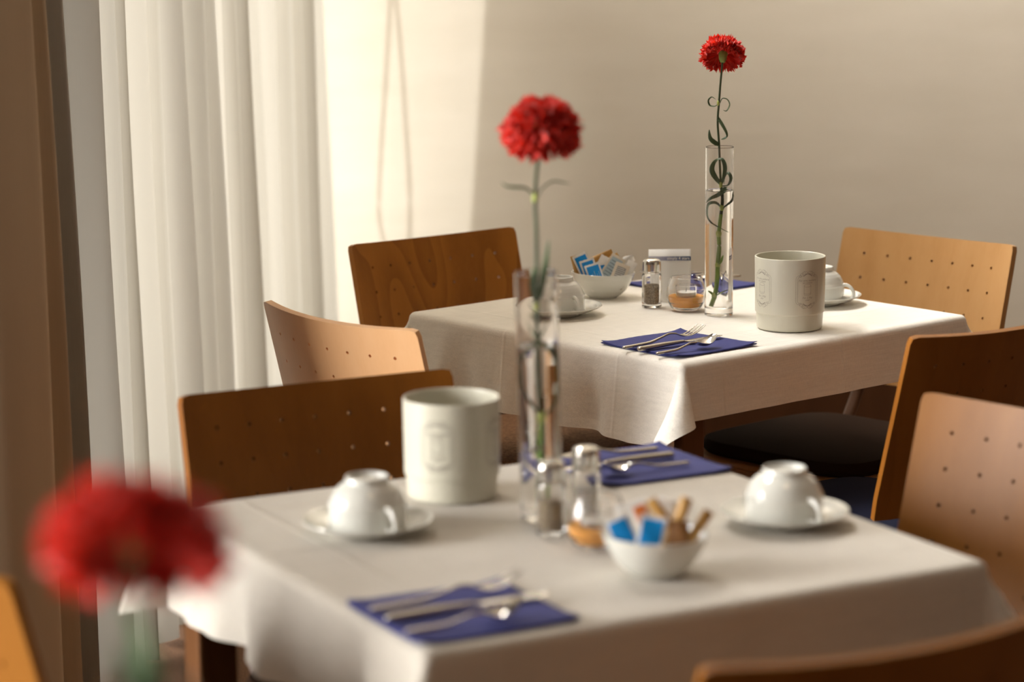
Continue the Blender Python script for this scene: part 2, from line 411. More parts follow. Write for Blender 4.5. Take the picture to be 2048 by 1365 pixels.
# ---------------------------------------------------------------- chairs
def make_chair(mt, label, pad='brown_fabric'):
    root = thing('dining_chair', label, 'chair', group=None)
    NU, NV, g, gz, T = 32, 25, .427/32, .0125, .0115
    zt = .84
    def P(i, j, off, iu=None, jv=None):
        u = (i-16)*g; v = j*gz
        # round the top corners
        cr = .010
        a = abs(u)-(.2135-cr); b = cr - v
        if a > 0 and b > 0:
            mlen = max(a, b); h = math.hypot(a, b); a2, b2 = a*mlen/h, b*mlen/h
            u = math.copysign(.2135-cr+a2, u); v = cr-b2
        q = (u/.2135)**2
        sag = .033*(1-q)
        z = zt - v - .0066*(1-q)*max(0, 1-v/.25)
        y = -.26 - sag + v*math.tan(math.radians(14)) - .10*max(0, v-.28)
        nrm = Vector((-2*.033*u/.2135**2*-1*-1, 1, .22)).normalized()
        return Vector((u, y, z)) + nrm*off
    hc = set((i, j) for i in range(4, 29, 4) for j in (4, 8, 12, 16, 20))
    bm = bmesh.new(); idx = {}
    for side, off in ((0, T/2), (1, -T/2)):
        for i in range(NU+1):
            for j in range(NV+1):
                if (i, j) in hc: continue
                idx[(side, i, j)] = bm.verts.new(P(i, j, off))
        for i in range(NU):
            for j in range(NV):
                if any((a, b) in hc for a in (i, i+1) for b in (j, j+1)): continue
                q = [idx[(side, i, j)], idx[(side, i+1, j)], idx[(side, i+1, j+1)], idx[(side, i, j+1)]]
                bm.faces.new(q if side == 0 else q[::-1])
    ring8 = [(1, 0), (1, 1), (0, 1), (-1, 1), (-1, 0), (-1, -1), (0, -1), (1, -1)]
    for (ci, cj) in hc:
        hr = {}
        for side, off in ((0, T/2), (1, -T/2)):
            hv = []
            for (a, b) in ring8:
                l = math.hypot(a, b); ra = .0031/g
                hv.append(bm.verts.new(P(ci + a/l*ra, cj + b/l*.0031/gz, off)))
            hr[side] = hv
            for k in range(8):
                k2 = (k+1) % 8; a, b = ring8[k]; a2, b2 = ring8[k2]
                q = [idx[(side, ci+a, cj+b)], idx[(side, ci+a2, cj+b2)], hv[k2], hv[k]]
                bm.faces.new(q if side == 0 else q[::-1])
        for k in range(8):
            k2 = (k+1) % 8
            bm.faces.new([hr[0][k], hr[0][k2], hr[1][k2], hr[1][k]])
    bd = [(i, 0) for i in range(NU)] + [(NU, j) for j in range(NV)] + [(i, NV) for i in range(NU, 0, -1)] + [(0, j) for j in range(NV, 0, -1)]
    for k in range(len(bd)):
        a, b = bd[k], bd[(k+1) % len(bd)]
        bm.faces.new([idx[(0, *a)], idx[(1, *a)], idx[(1, *b)], idx[(0, *b)]])
    finish('backrest', bm, mt, root, angle=35)
    # seat shell and upholstered pad
    def slab(name, w0, w1, y0, y1, z0, z1, m_, r):
        vs, fs = [], []; n = 44; prof = [(0, z0), (1-r*.6, z0), (1, z0+(z1-z0)*.3), (1, z0+(z1-z0)*.7), (1-r*.35, z1-.001), (1-r*1.6, z1), (0, z1+.002)]
        for s, z in prof:
            for k in range(n):
                th = 2*PI*k/n; c, sn = math.cos(th), math.sin(th)
                e_ = .38; x = math.copysign(abs(c)**e_, c); y = math.copysign(abs(sn)**e_, sn)
                wv = w0 + (w1-w0)*(y*.5+.5)
                vs.append((x*wv/2*s, (y0+y1)/2 + y*(y1-y0)/2*s, z))
        for i in range(len(prof)-1):
            for k in range(n):
                j = (k+1) % n; fs.append((i*n+k, i*n+j, (i+1)*n+j, (i+1)*n+k))
        return mesh(name, vs, fs, m_, root, True, 50)
    slab('seat', .40, .43, -.165, .26, .425, .440, mt, .05)
    slab('cushion', .385, .415, -.150, .25, .441, .470, M[pad], .06)
    bm = bmesh.new()
    for x0, x1, y0, y1 in ((-.17, .17, -.15, -.128), (-.17, .17, .205, .227), (-.185, -.163, -.14, .22), (.163, .185, -.14, .22)):
        box_bm(bm, x0, x1, y0, y1, .375, .424)
    finish('seat_frame', bm, mt, root, smooth=False)
    for sx in (-1, 1):
        vs, fs = sweep_vf(catmull([Vector((sx*.135, -.150, .395)), Vector((sx*.135, -.178, .450)), Vector((sx*.135, -.212, .510)), Vector((sx*.135, -.232, .575))], 4), [(.014, .008)]*13, 12, up=Vector((0, 1, 0)))
        mesh('back_post', vs, fs, M['dark_wood'], root, True, 50)
    for sx in (-1, 1):
        for y0, y1 in ((.215, .235), (-.14, -.20)):
            vs, fs = sweep_vf([Vector((sx*.19, y1, 0)), Vector((sx*.183, (y0+y1)/2, .2)), Vector((sx*.176, y0, .424))], [(.012, .012), (.015, .015), (.017, .017)], 12)
            mesh('leg', vs, fs, mt, root, True, 50)
    return root
protos = {}
def place_chair(endx, endy, yaw_deg, face, mt, label, at_left, pad='brown_fabric'):
    """endx, endy: one upper corner of the backrest; face: +1 the sitter faces away from the camera side normal"""
    root = make_chair(mt, label, pad)
    y = math.radians(yaw_deg); d = Vector((math.cos(y), math.sin(y), 0))
    c = Vector((endx, endy, 0)) + d*(.2135 if at_left else -.2135)
    rz = y if face > 0 else y + PI        # local +y is forward
    fwd = Vector((-math.sin(rz), math.cos(rz), 0))
    root.location = c + fwd*.26; root.rotation_euler = (0, 0, rz)
    return root
def two(cx, cy, yaw, face, mt, label, pad='brown_fabric'):
    y = math.radians(yaw); d = Vector((math.cos(y), math.sin(y), 0))
    return place_chair(cx - d.x*.2135, cy - d.y*.2135, yaw, face, mt, label, True, pad)
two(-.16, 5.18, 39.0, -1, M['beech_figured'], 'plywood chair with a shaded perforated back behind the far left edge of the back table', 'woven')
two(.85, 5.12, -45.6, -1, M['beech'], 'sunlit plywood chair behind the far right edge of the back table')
two(-.29, 4.19, -49.6, 1, M['beech_bright_lit'], 'lit plywood chair seen from behind, between curtain and back table')
two(-.28, 3.59, 27.4, -1, M['beech_shaded'], 'shaded plywood chair at the front table, behind the left cup and the waste pot')
place_chair(.628, 3.931, 38, 1, M['beech_shaded'], 'shaded plywood chair seen from behind, pulled out from the back table at right', True, 'navy_fabric')
place_chair(.578, 3.484, -50, -1, M['beech_dimmed'], 'lit plywood chair at the right edge of the front table, behind the right cup', True)
place_chair(.168, 2.205, 28, 1, M['beech_shaded'], 'blurred shaded chair back in the bottom right corner, nearest the camera', True)
place_chair(-.515, 2.516, -58, 1, M['beech_dimmed'], 'blurred light orange chair back in the bottom left corner', False)

# ---------------------------------------------------------------- tables and cloths
HS = .375
def make_table(cx, cy, yaw, drops, seed, tlabel, clabel, cm='cloth_shaded'):
    """drops = overhang on -x, +x, -y, +y"""
    t = thing('dining_table', tlabel, 'table', (cx, cy, 0), yaw)
    box('tabletop', -HS+.006, HS-.006, -HS+.006, HS-.006, TABLE_Z-.030, TABLE_Z-.0025, M['dark_wood'], t, bev=.003)
    bm = bmesh.new()
    for a in ((-.33, .33, -.345, -.325), (-.33, .33, .325, .345), (-.345, -.325, -.33, .33), (.325, .345, -.33, .33)):
        box_bm(bm, *a, TABLE_Z-.11, TABLE_Z-.031)
    finish('apron', bm, M['dark_wood'], t, smooth=False)
    for sx in (-1, 1):
        for sy in (-1, 1):
            box('leg', sx*.335-.027, sx*.335+.027, sy*.335-.027, sy*.335+.027, 0, TABLE_Z-.031, M['leg_wood'], t, bev=.004)
    rr = random.Random(seed)
    ph = [rr.uniform(0, 6.28) for _ in range(16)]
    dxm, dxp, dym, dyp = drops
    r = .013; q = r*PI/2; tilt = math.tan(math.radians(4))
    def C(e_):
        if e_ < q: a = e_/r; return r*math.sin(a), r*(1-math.cos(a))
        return r + (e_-q)*math.sin(.06), r + (e_-q)*math.cos(.06)
    def Fm(px, py, off=0):
        ex = max(0, abs(px)-(HS-r)); ey = max(0, abs(py)-(HS-r)); sx = 1 if px > 0 else -1; sy = 1 if py > 0 else -1
        z = TABLE_Z + off*0
        # faint unevenness of the laid cloth
        lift = .0006*math.sin(px*23+ph[0])*math.sin(py*19+ph[1])
        if ex == 0 and ey == 0: return Vector((px, py, z + .0008 + lift + off))
        L = math.hypot(ex, ey); th = math.atan2(ey, ex); o_, d_ = C(L)
        fall = min(1, max(0, (L-q)/.12))
        if ex > 0 and ey > 0:
            near = 1.0 if (sx < 0 and sy < 0) else 0.0
            k = (math.sin(2*th))**1.3*(.50 + .10*near)*min(1, L/.05)
            s_ = max(0, L-q)
            o_ = o_ + s_*k; d_ = d_ - s_*(1-math.sqrt(1-k*k))
            th2 = th - .18*math.sin(4*th)*fall - .20*near*math.sin(2*th)*fall
            bx, by = sx*(HS-r), sy*(HS-r)
            wv = 0
            return Vector((bx + sx*math.cos(th2)*(o_+off), by + sy*math.sin(th2)*(o_+off), z + .0008 - d_ + .0))
        if ex > 0:
            edge = min(1, (HS-r-abs(py))/.10); s_ = py; base = 0 if sx < 0 else 4
        else:
            edge = min(1, (HS-r-abs(px))/.10); s_ = px; base = 8 if sy < 0 else 12
        amp_ = (1.8 if (ex > 0 and sx < 0) else .28)
        wv = fall*edge*amp_*(.0055*math.sin(s_*21+ph[base]) + .0045*math.sin(s_*37+ph[base+1]) + .0022*math.sin(s_*71+ph[base+2]))
        o2 = o_ + wv + off
        if ex > 0: return Vector((sx*(HS-r+o2), py, z+.0008-d_ + (off if L < q*.5 else 0)))
        return Vector((px, sy*(HS-r+o2), z+.0008-d_ + (off if L < q*.5 else 0)))
    def axis(dm, dp):
        a = []
        e0, e1 = HS-r, HS-r
        nm = 16
        a += [-(e0+dm) + (dm-q)*i/nm for i in range(nm)]
        a += [-(e0+q) + q*i/4 for i in range(4)]
        a += [-e0 + 2*e0*i/84 for i in range(84)]
        a += [e0 + q*i/4 for i in range(4)]
        a += [e1+q + (dp-q)*i/nm for i in range(nm+1)]
        return a
    X, Y = axis(dxm, dxp), axis(dym, dyp)
    vs = [tuple(Fm(x, y)) for x in X for y in Y]; n = len(Y)
    fs = [(i*n+j, (i+1)*n+j, (i+1)*n+j+1, i*n+j+1) for i in range(len(X)-1) for j in range(n-1)]
    c = mesh('tablecloth', vs, fs, M[cm]); c.location = (cx, cy, 0); c.rotation_euler = (0, 0, yaw)
    md = c.modifiers.new('thickness', 'SOLIDIFY'); md.thickness = .0012; md.offset = -1
    tag(c, clabel, 'tablecloth')
    # stitched hem: a doubled band round the border
    vs, fs = [], []; hw = .018
    bx0, bx1, by0, by1 = X[0], X[-1], Y[0], Y[-1]
    loop = [(x, by0, 0, 1) for x in X[:-1]] + [(bx1, y, -1, 0) for y in Y[:-1]] + [(x, by1, 0, -1) for x in X[:0:-1]] + [(bx0, y, 1, 0) for y in Y[:0:-1]]
    for (x, y, ix, iy) in loop:
        for k in range(3):
            f = k/2
            xx, yy = x + ix*hw*f, y + iy*hw*f
            # keep the inner line inside the border at corners
            xx = min(max(xx, bx0+hw*f), bx1-hw*f); yy = min(max(yy, by0+hw*f), by1-hw*f)
            vs.append(tuple(Fm(xx, yy, .0009 if k < 2 else .0003)))
    m_ = len(loop)
    for i in range(m_):
        for k in range(2):
            a, b = i*3+k, ((i+1) % m_)*3+k; fs.append((a, b, b+1, a+1))
    mesh('hem', vs, fs, M[cm], c)
    return t
make_table(.3277, 4.7115, .7068, (.158, .13, .108, .13), 3, 'square wooden table under the sharply focused cloth at the back', 'cream linen tablecloth on the back table, in sharp focus', 'cloth')
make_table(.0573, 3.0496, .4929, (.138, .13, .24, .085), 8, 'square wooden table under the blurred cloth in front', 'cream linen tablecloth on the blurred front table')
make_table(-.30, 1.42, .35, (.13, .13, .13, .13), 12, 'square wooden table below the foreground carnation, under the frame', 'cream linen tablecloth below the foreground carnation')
Z = TABLE_Z + .0016

# ---------------------------------------------------------------- tableware
def vase(x, y, water, label, tilt=(0, 0)):
    t = thing('glass_vase', label, 'vase', (x, y, Z)); t.rotation_euler = (tilt[0], tilt[1], 0)
    h, ro, ri, b = .3165, .0265, .0251, .014
    lathe('glass', [(0, 0), (ro-.002, 0), (ro-.0005, .0006), (ro, .002), (ro, h-.001), (ro-.0005, h), (ri+.0004, h), (ri, h-.001), (ri, b+.003), (ri-.0015, b+.0008), (ri-.005, b), (0, b)], M['glass'], t, 72, 30)
    e_ = .00035
    lathe('water', [(0, b-e_), (ri-.005, b-e_), (ri-.0015+e_, b+.0008-e_), (ri+e_, b+.003), (ri+e_, water+.0008), (ri-.001, water), (0, water)], M['water'], t, 72, 30)
    return t
vase(.388, 4.683, .235, 'tall clear glass vase on the back table, half filled with water')
vase(.036, 3.119, .222, 'tall clear glass vase in the middle of the front table', (0, -.018))
vase(-.219, 1.45, .20, 'glass vase holding the blurred foreground carnation at bottom left')

def waste_pot(x, y, label, rz):
    t = thing('waste_pot', label, 'pot', (x, y, Z), rz)
    r0, r1, r2, h, st = .0592, .0606, .0640, .1325, .030
    lathe('pot_body', [(0, .001), (r0-.006, .0), (r0-.002, .0008), (r0, .003), (r1, st-.001), (r1+.0001, st), (r1+.0018, st+.0012), (r1+.0022, st+.003), (r2, h-.0012), (r2-.0005, h-.0002), (r2-.0018, h), (r2-.003, h-.001), (r2-.0033, h-.003), (r1-.003, st+.004), (r0-.003, .006), (0, .004)], M['melamine'], t, 96, 30)
    # printed medallions wrapped on the cylinder
    def on(a, z): # a: arc length from the medallion centre, z height
        rr_ = r1+.0022 + (r2-r1-.0022)*(z-st)/(h-st) + .00018
        return rr_*math.sin(a/rr_), -rr_*math.cos(a/rr_), z
    def ribbon(pts, wd, closed, vs, fs):
        n = len(pts); b0 = len(vs)
        for i in range(n):
            p = pts[i]; a = pts[(i-1) % n if closed else max(i-1, 0)]; c_ = pts[(i+1) % n if closed else min(i+1, n-1)]
            tx, tz = c_[0]-a[0], c_[1]-a[1]; l = math.hypot(tx, tz) or 1; nx, nz = -tz/l*wd/2, tx/l*wd/2
            vs.append(on(p[0]+nx, p[1]+nz)); vs.append(on(p[0]-nx, p[1]-nz))
        for i in range(n if closed else n-1):
            a = b0+2*i; b = b0+2*((i+1) % n); fs.append((a, b, b+1, a+1))
    def ell(cx_, cz_, rx, rz_, a0=0, a1=2*PI, n=20): return [(cx_+rx*math.cos(a0+(a1-a0)*i/n), cz_+rz_*math.sin(a0+(a1-a0)*i/n)) for i in range(n+1)]
    cz = .078
    for ang in (-1.02, .41):
        vs, fs = [], []
        for (hw_, hh, cr) in ((.0225, .0265, .007), (.0190, .0245, .005)):
            pts = []
            for (sx, sz, a0) in ((1, 1, 0), (-1, 1, PI/2), (-1, -1, PI), (1, -1, 1.5*PI)):
                pts += [(sx*(hw_-cr)+cr*math.cos(a0+k*PI/12), cz+sz*(hh-cr)+cr*math.sin(a0+k*PI/12)) for k in range(7)]
            ribbon(pts, .00042, True, vs, fs)
        for s_ in (1, -1):   # bow and leaf scroll at top and bottom
            zc = cz + s_*.029
            for sx in (1, -1):
                ribbon(ell(sx*.0050, zc+s_*.0024, .0042, .0026), .00045, True, vs, fs)
                ribbon(ell(sx*.0078, zc+s_*.0010, .0036, .0028), .0004, True, vs, fs)
                ribbon(ell(sx*.0118, zc-s_*.0012, .0030, .0026), .0004, True, vs, fs)
                ribbon(ell(sx*.0140, zc-s_*.0038, .0022, .0020), .0004, True, vs, fs)
                ribbon([(sx*.0006, zc), (sx*.0045, zc-s_*.0014), (sx*.0088, zc-s_*.0042)], .0013, False, vs, fs)
            ribbon(ell(0, zc+s_*.0006, .0012, .0014), .0005, True, vs, fs)
        ribbon(ell(0, cz+.0075, .0070, .0026), .00045, True, vs, fs)
        ribbon([(-.0070, cz+.0075), (-.0070, cz-.0075)], .00045, False, vs, fs); ribbon([(.0070, cz+.0075), (.0070, cz-.0075)], .00045, False, vs, fs)
        ribbon(ell(0, cz-.0075, .0070, .0026, PI, 2*PI), .00045, False, vs, fs); ribbon(ell(0, cz-.0050, .0070, .0026, PI, 2*PI), .00045, False, vs, fs)
        for txt, size, z_ in (('Für eine saubere', .0052, cz+.0155), ('im Osten', .0052, cz+.0112), ('Für 2 Mal', .0052, cz-.0162), ('oder', .0046, cz-.0200)):
            cu = bpy.data.curves.new('txt', 'FONT'); cu.body = txt; cu.size = size; cu.align_x = 'CENTER'; cu.shear = .25; cu.resolution_u = 2
            to = link(bpy.data.objects.new('txt', cu)); me = bpy.data.meshes.new_from_object(to)
            b0 = len(vs); vs += [on(v.co.x, z_+v.co.y) for v in me.vertices]
            fs += [tuple(b0+i for i in p.vertices) for p in me.polygons]
            bpy.data.objects.remove(to); bpy.data.curves.remove(cu); bpy.data.meshes.remove(me)
        ca, sa = math.cos(ang), math.sin(ang)
        vs = [(x_*ca - y_*sa, x_*sa + y_*ca, z_) for x_, y_, z_ in vs]
        mesh('printed_medallion', vs, fs, M['print'], t, False)
    return t
waste_pot(.505, 4.538, 'cream waste pot with grey printed medallions on the back table', 0)
waste_pot(-.08, 3.25, 'blurred cream waste pot at the left of the front table', .73)

def cup_set(x, y, hang, slabel, clabel):
    s = thing('saucer', slabel, 'saucer', (x, y, Z))
    R0 = .0815
    lathe('saucer_plate', [(0, .0015), (.036, .0015), (.040, 0), (.043, .0008), (.046, .003), (.064, .0095), (R0-.002, .0165), (R0, .0182), (R0-.0006, .0195), (R0-.003, .0192), (.064, .0128), (.046, .0070), (.040, .0052), (.028, .0048), (.025, .0052), (0, .0050)], M['porcelain'], s, 96, 60)
    vs, fs = [], []
    nb = 72
    for k in range(nb):
        a = 2*PI*k/nb; c = Vector((math.cos(a)*.0735, math.sin(a)*.0735, .0164)); b0 = len(vs)
        u1 = Vector((math.cos(a), math.sin(a), .25)).normalized()*.0030; u2 = Vector((-math.sin(a), math.cos(a), 0))*.0014
        vs += [tuple(c+u1), tuple(c+u2), tuple(c-u1), tuple(c-u2), tuple(c+Vector((0, 0, .0011)))]
        fs += [(b0, b0+1, b0+4), (b0+1, b0+2, b0+4), (b0+2, b0+3, b0+4), (b0+3, b0, b0+4)]
    o = mesh('beaded_rim', vs, fs, M['porcelain'], s, False); o['kind'] = 'stuff'
    c = thing('coffee_cup', clabel, 'cup', (x, y, Z+.0056), hang)
    lathe('cup_body', [(.0455, .001), (.0465, 0), (.0478, .0008), (.0484, .003), (.0482, .030), (.0490, .0318), (.0492, .0332), (.0482, .0348), (.0468, .0365), (.0445, .0425), (.0410, .0485), (.0360, .0540), (.0310, .0575), (.0272, .0592), (.0268, .0610), (.0272, .0655), (.0262, .0668), (.0245, .0662), (.0236, .0625), (.010, .0618), (0, .0616),], M['porcelain'], c, 80, 60)
    lathe('cup_inside', [(0, .0575), (.028, .0560), (.038, .047), (.0440, .036), (.0455, .0300), (.0455, .001)], M['porcelain'], c, 64, 60)
    path = catmull([(.0455, 0, .0315), (.054, 0, .0335), (.063, 0, .029), (.0685, 0, .020), (.067, 0, .0105), (.0600, 0, .0055), (.0470, 0, .0085)], 6)
    vs, fs = sweep_vf(path, [(.0040 - .0008*math.sin(PI*i/(len(path)-1)), .0030) for i in range(len(path))], 12, up=Vector((0, 1, 0)))
    mesh('handle', vs, fs, M['porcelain'], c)
cup_set(.089, 4.700, -1.02, 'white saucer on the back table, just right of the front vase', 'white cup upside down beside the front vase, on the back table')
cup_set(.591, 4.808, -.42, 'white saucer on the back table, half hidden by the waste pot', 'white cup upside down behind the waste pot on the back table')
cup_set(-.181, 3.054, -1.0, 'blurred white saucer at the left of the front table', 'blurred white cup upside down at the left of the front table')
cup_set(.339, 3.084, -.98, 'blurred white saucer at the right of the front table', 'blurred white cup upside down at the right of the front table')

def shaker(x, y, fill, fh, label, fname):
    t = thing('spice_shaker', label, 'shaker', (x, y, Z))
    lathe('glass', [(0, .0004), (.0165, 0), (.0185, .001), (.0190, .003), (.0190, .058), (.0185, .0625), (.0165, .0665), (.0145, .0665), (.0145, .062), (.0150, .058), (.0150, .010), (.0135, .0065), (0, .0065)], M['glass'], t, 48, 35)
    lathe(fname, [(0, .0068), (.0132, .0068), (.0147, .0105), (.0147, fh), (.0135, fh+.0008), (0, fh+.0004)], fill, t, 40, 50)
    lathe('collar', [(.0150, .0660), (.0172, .0660), (.0178, .0668), (.0178, .0685), (.0172, .0692), (.0150, .0692)], M['steel'], t, 48, 40)
    cap = lathe('cap', [(0, .0694), (.0172, .0694), (.0178, .0700), (.0178, .0835), (.0172, .0885), (.0150, .0915), (.0100, .0935), (0, .0942)], M['steel'], t, 56, 45)
    for k in range(7):
        a = 2*PI*k/6; rr_ = .005 if k < 6 else 0
        lathe('shaker_hole', [(0, 0), (.0008, 0), (.0008, .0006), (0, .0006)], M['ink'], cap, 8, loc=(rr_*math.cos(a), rr_*math.sin(a), .0936 if k < 6 else .0940))
shaker(.268, 4.782, M['pepper'], .043, 'pepper shaker with steel cap on the back table, between bowl and card', 'pepper')
shaker(.047, 3.042, M['pepper'], .042, 'blurred pepper shaker beside the front vase, nearer the camera', 'pepper')
shaker(.092, 3.117, M['salt'], .040, 'blurred salt shaker behind the orange candle glass on the front table', 'salt')

def candle_glass(x, y, label, clabel):
    t = thing('candle_glass', label, 'candle holder', (x, y, Z))
    po = [(0, .0006), (.018, 0), (.022, .001), (.029, .006), (.0345, .016), (.0368, .028), (.0362, .042), (.0330, .055), (.0295, .0635), (.0288, .0640), (.0280, .0632), (.0315, .0545), (.0346, .042), (.0352, .028), (.0329, .0170), (.0275, .0085), (.020, .0055), (0, .0050)]
    lathe('glass', po, M['glass'], t, 64, 50)
    lathe('sand', [(0, .0053), (.0198, .0058), (.0272, .0088), (.0325, .0172), (.0340, .0225), (.0330, .0280), (.026, .0268), (.014, .0262), (0, .026)], M['sand'], t, 56, 60)
    c = thing('tealight', clabel, 'candle', (x, y, Z+.0255))
    lathe('cup', [(0, .0005), (.0190, .0005), (.0198, .0015), (.0200, .0225), (.0196, .0230), (.0188, .0228), (.0186, .003), (0, .002)], M['glass'], c, 48, 40)
    lathe('wax', [(0, .0022), (.0184, .0032), (.0184, .0100), (.0170, .0104), (0, .0100)], M['wax'], c, 40, 50)
    tube('wick', [(0, 0, .0102), (.0003, 0, .014), (.001, 0, .0165)], .0006, M['ink'], c, 6, 3)
candle_glass(.331, 4.742, 'round glass with orange sand on the back table', 'small tealight in the orange sand on the back table')
candle_glass(.100, 2.975, 'blurred round glass with orange sand on the front table', 'blurred tealight in the orange sand on the front table')

def bowl(x, y, label):
    t = thing('bowl', label, 'bowl', (x, y, Z))
    po = [(.024, 0), (.0275, .0002), (.0285, .0015), (.036, .0065), (.0450, .0155), (.0530, .0280), (.0590, .0400), (.0620, .0490), (.0622, .0500), (.0614, .0508), (.0603, .0500)]
    pi_ = [(.0572, .0405), (.0510, .0290), (.0430, .0175), (.0340, .0090), (.022, .0055), (0, .0050)]
    lathe('bowl_body', [(0, .001), (.022, .001)] + po + pi_, M['porcelain'], t, 96, 50)
    t.rotation_euler = (0, math.radians(1.2), 0)
bowl(.179, 4.908, 'white bowl filled with sugar sachets on the back table')
bowl(.163, 2.847, 'blurred white bowl of sachets on the front table')

def sachet(base, dx, dz, dy, rot, tilt, w_, l_, body, panel, label, group=None, yaw=0, thick=.0035, lines=None, name='sugar_sachet', inset=.0035, twist=0):
    """pillow packet; base = bowl centre; the packet's middle sits at base + (dx, dy, dz above the table)"""
    t = thing(name, label, 'stick' if 'stick' in name else 'sachet', (base[0]+dx, base[1]+dy, Z+dz), 0, group)
    nx, nz = 8, 12; vs, fs, mi = [], [], []
    for side in (1, -1):
        for i in range(nx+1):
            for j in range(nz+1):
                u, v = i/nx*2-1, j/nz*2-1
                pf = (1-u*u)**.6*max(0, 1-abs(v)**6)**.8
                uu = u*(1 - .02*(1-v*v))
                y_ = -side*(thick/2*pf + .0002) + .0012*math.sin(3*v+u*2+dx*90)
                tw = twist*v
                x_, y2 = uu*w_/2*math.cos(tw)-y_*math.sin(tw), uu*w_/2*math.sin(tw)+y_*math.cos(tw)
                vs.append((x_, y2, v*l_/2 + (.0006*(i % 2) if abs(v) == 1 else 0)))
    K = (nx+1)*(nz+1)
    for s_ in (0, 1):
        for i in range(nx):
            for j in range(nz):
                a = s_*K+i*(nz+1)+j; q = (a, a+nz+1, a+nz+2, a+1)
                fs.append(q if s_ == 0 else q[::-1]); mi.append(0)
    for j in range(nz): fs.append((j, j+1, K+j+1, K+j)); mi.append(0); a = nx*(nz+1)+j; fs.append((a+1, a, K+a, K+a+1)); mi.append(0)
    for i in range(nx): a, b = i*(nz+1), (i+1)*(nz+1); fs.append((b, a, K+a, K+b)); mi.append(0); fs.append((a+nz, b+nz, K+b+nz, K+a+nz)); mi.append(0)
    packet = mesh('packet', vs, fs, body, t, True, 60)
    def surf(px, pz, off):
        u, v = px/(w_/2), pz/(l_/2); pf = max(0, 1-u*u)**.6*max(0, 1-abs(v)**6)**.8
        y_ = -(thick/2*pf + .0002 + off) + .0012*math.sin(3*v+u*2+dx*90); tw = twist*v
        return (px*math.cos(tw)-y_*math.sin(tw), px*math.sin(tw)+y_*math.cos(tw), pz)
    def patch(nm, x0, x1, z0, z1, off, mt_, n1=6, n2=8):
        v_, f_ = [], []
        for i in range(n1+1):
            for j in range(n2+1): v_.append(surf(x0+(x1-x0)*i/n1, z0+(z1-z0)*j/n2, off))
        for i in range(n1):
            for j in range(n2): a = i*(n2+1)+j; f_.append((a, a+n2+1, a+n2+2, a+1))
        return v_, f_
    if panel is not None:
        v_, f_ = patch('p', -w_/2+inset, w_/2-inset, -l_/2+inset*1.2, l_/2-inset*1.2, .0003, panel)
        pn_ = mesh('printed_panel', v_, f_, panel, t)
    if lines:
        av, af = [], []
        n_, mt_, vertical = lines
        for k in range(n_):
            if vertical:
                x0 = -w_*.28 + w_*.56*k/(n_-1); v_, f_ = patch('l', x0-.0004, x0+.0004, -l_*.30, l_*(.05+.22*((k*37) % 5)/5), .0006, mt_, 1, 5)
            else:
                z0 = -l_*.30 + l_*.6*k/(n_-1); v_, f_ = patch('l', -w_*.30, w_*(.18+.12*((k*53) % 4)/4), z0-.0004, z0+.0004, .0006, mt_, 5, 1)
            b0 = len(av); av += v_; af += [tuple(b0+i for i in f) for f in f_]
        mesh('printed_text', av, af, mt_, t)
    t.rotation_euler = (Matrix.Rotation(yaw, 4, 'Z') @ Matrix.Rotation(tilt, 4, 'X') @ Matrix.Rotation(rot, 4, 'Y')).to_euler()
    return t
BB = (.179, 4.908)
D = math.radians
# dx right, dz above table, dy away; rot > 0 leans the top to the right
sachet(BB, -.0500, .058, -.004, D(-14), D(-8), .016, .050, M['kraft'], None, 'brown kraft sugar stick at the left rim of the back bowl', name='sugar_stick', thick=.005)
sachet(BB, -.0340, .057, -.012, D(-24), D(-10), .030, .064, M['paper'], M['blue'], 'white and blue sachet standing highest at the left of the back bowl')
sachet(BB, -.0240, .050, -.022, D(-18), D(-14), .030, .058, M['paper'], M['blue'], 'white and blue sachet, middle one of three overlapping in the back bowl')
sachet(BB, -.0150, .045, -.034, D(-17), D(-20), .031, .054, M['paper'], M['blue'], 'front white sachet with the large blue panel in the back bowl', lines=(5, M['pale_blue'], True))
sachet(BB, -.0035, .047, -.014, D(-6), D(-10), .026, .044, M['paper'], M['blue'], 'blue sachet tucked behind the front one, middle of the back bowl')
sachet(BB, -.0130, .074, .014, D(68), D(-10), .013, .070, M['kraft'], None, 'brown sugar stick lying highest across the back bowl', name='sugar_stick', thick=.006)
sachet(BB, .0020, .066, .006, D(62), D(-10), .013, .066, M['kraft'], None, 'brown sugar stick lying lower across the back bowl', name='sugar_stick', thick=.006)
sachet(BB, -.0020, .056, -.004, D(28), D(-12), .028, .052, M['paper'], None, 'plain white sachet behind the pale blue one in the back bowl', thick=.005)
sachet(BB, .0150, .056, -.020, D(33), D(-16), .031, .062, M['ivory'], M['pale_blue'], 'ivory sachet with a pale blue panel, leaning right in the back bowl', lines=(7, M['ink'], False), inset=.004)
sachet(BB, .0400, .066, .002, D(62), D(-10), .022, .048, M['paper'], None, 'crumpled white sachet at the top right of the back bowl', thick=.007, twist=.9)
sachet(BB, .0330, .055, .000, D(48), D(-8), .028, .056, M['ivory'], None, 'ivory sachet behind the grey printed one in the back bowl', thick=.004)
sachet(BB, .0300, .046, -.028, D(22), D(-20), .030, .050, M['ivory'], M['grey_print'], 'ivory sachet with a dense grey text block at the right of the back bowl', lines=(9, M['paper'], False), inset=.006)
sachet(BB, .0500, .051, -.008, D(24), D(-12), .020, .044, M['paper'], None, 'white sachet at the right rim of the back bowl', thick=.004)
FB = (.163, 2.847)
sachet(FB, -.036, .050, -.020, D(-24), D(-12), .030, .050, M['paper'], M['blue'], 'blurred white and blue sachet at the left of the front bowl')
sachet(FB, -.006, .050, -.026, D(12), D(-16), .032, .052, M['paper'], M['blue'], 'blurred white and blue sachet in the middle of the front bowl')
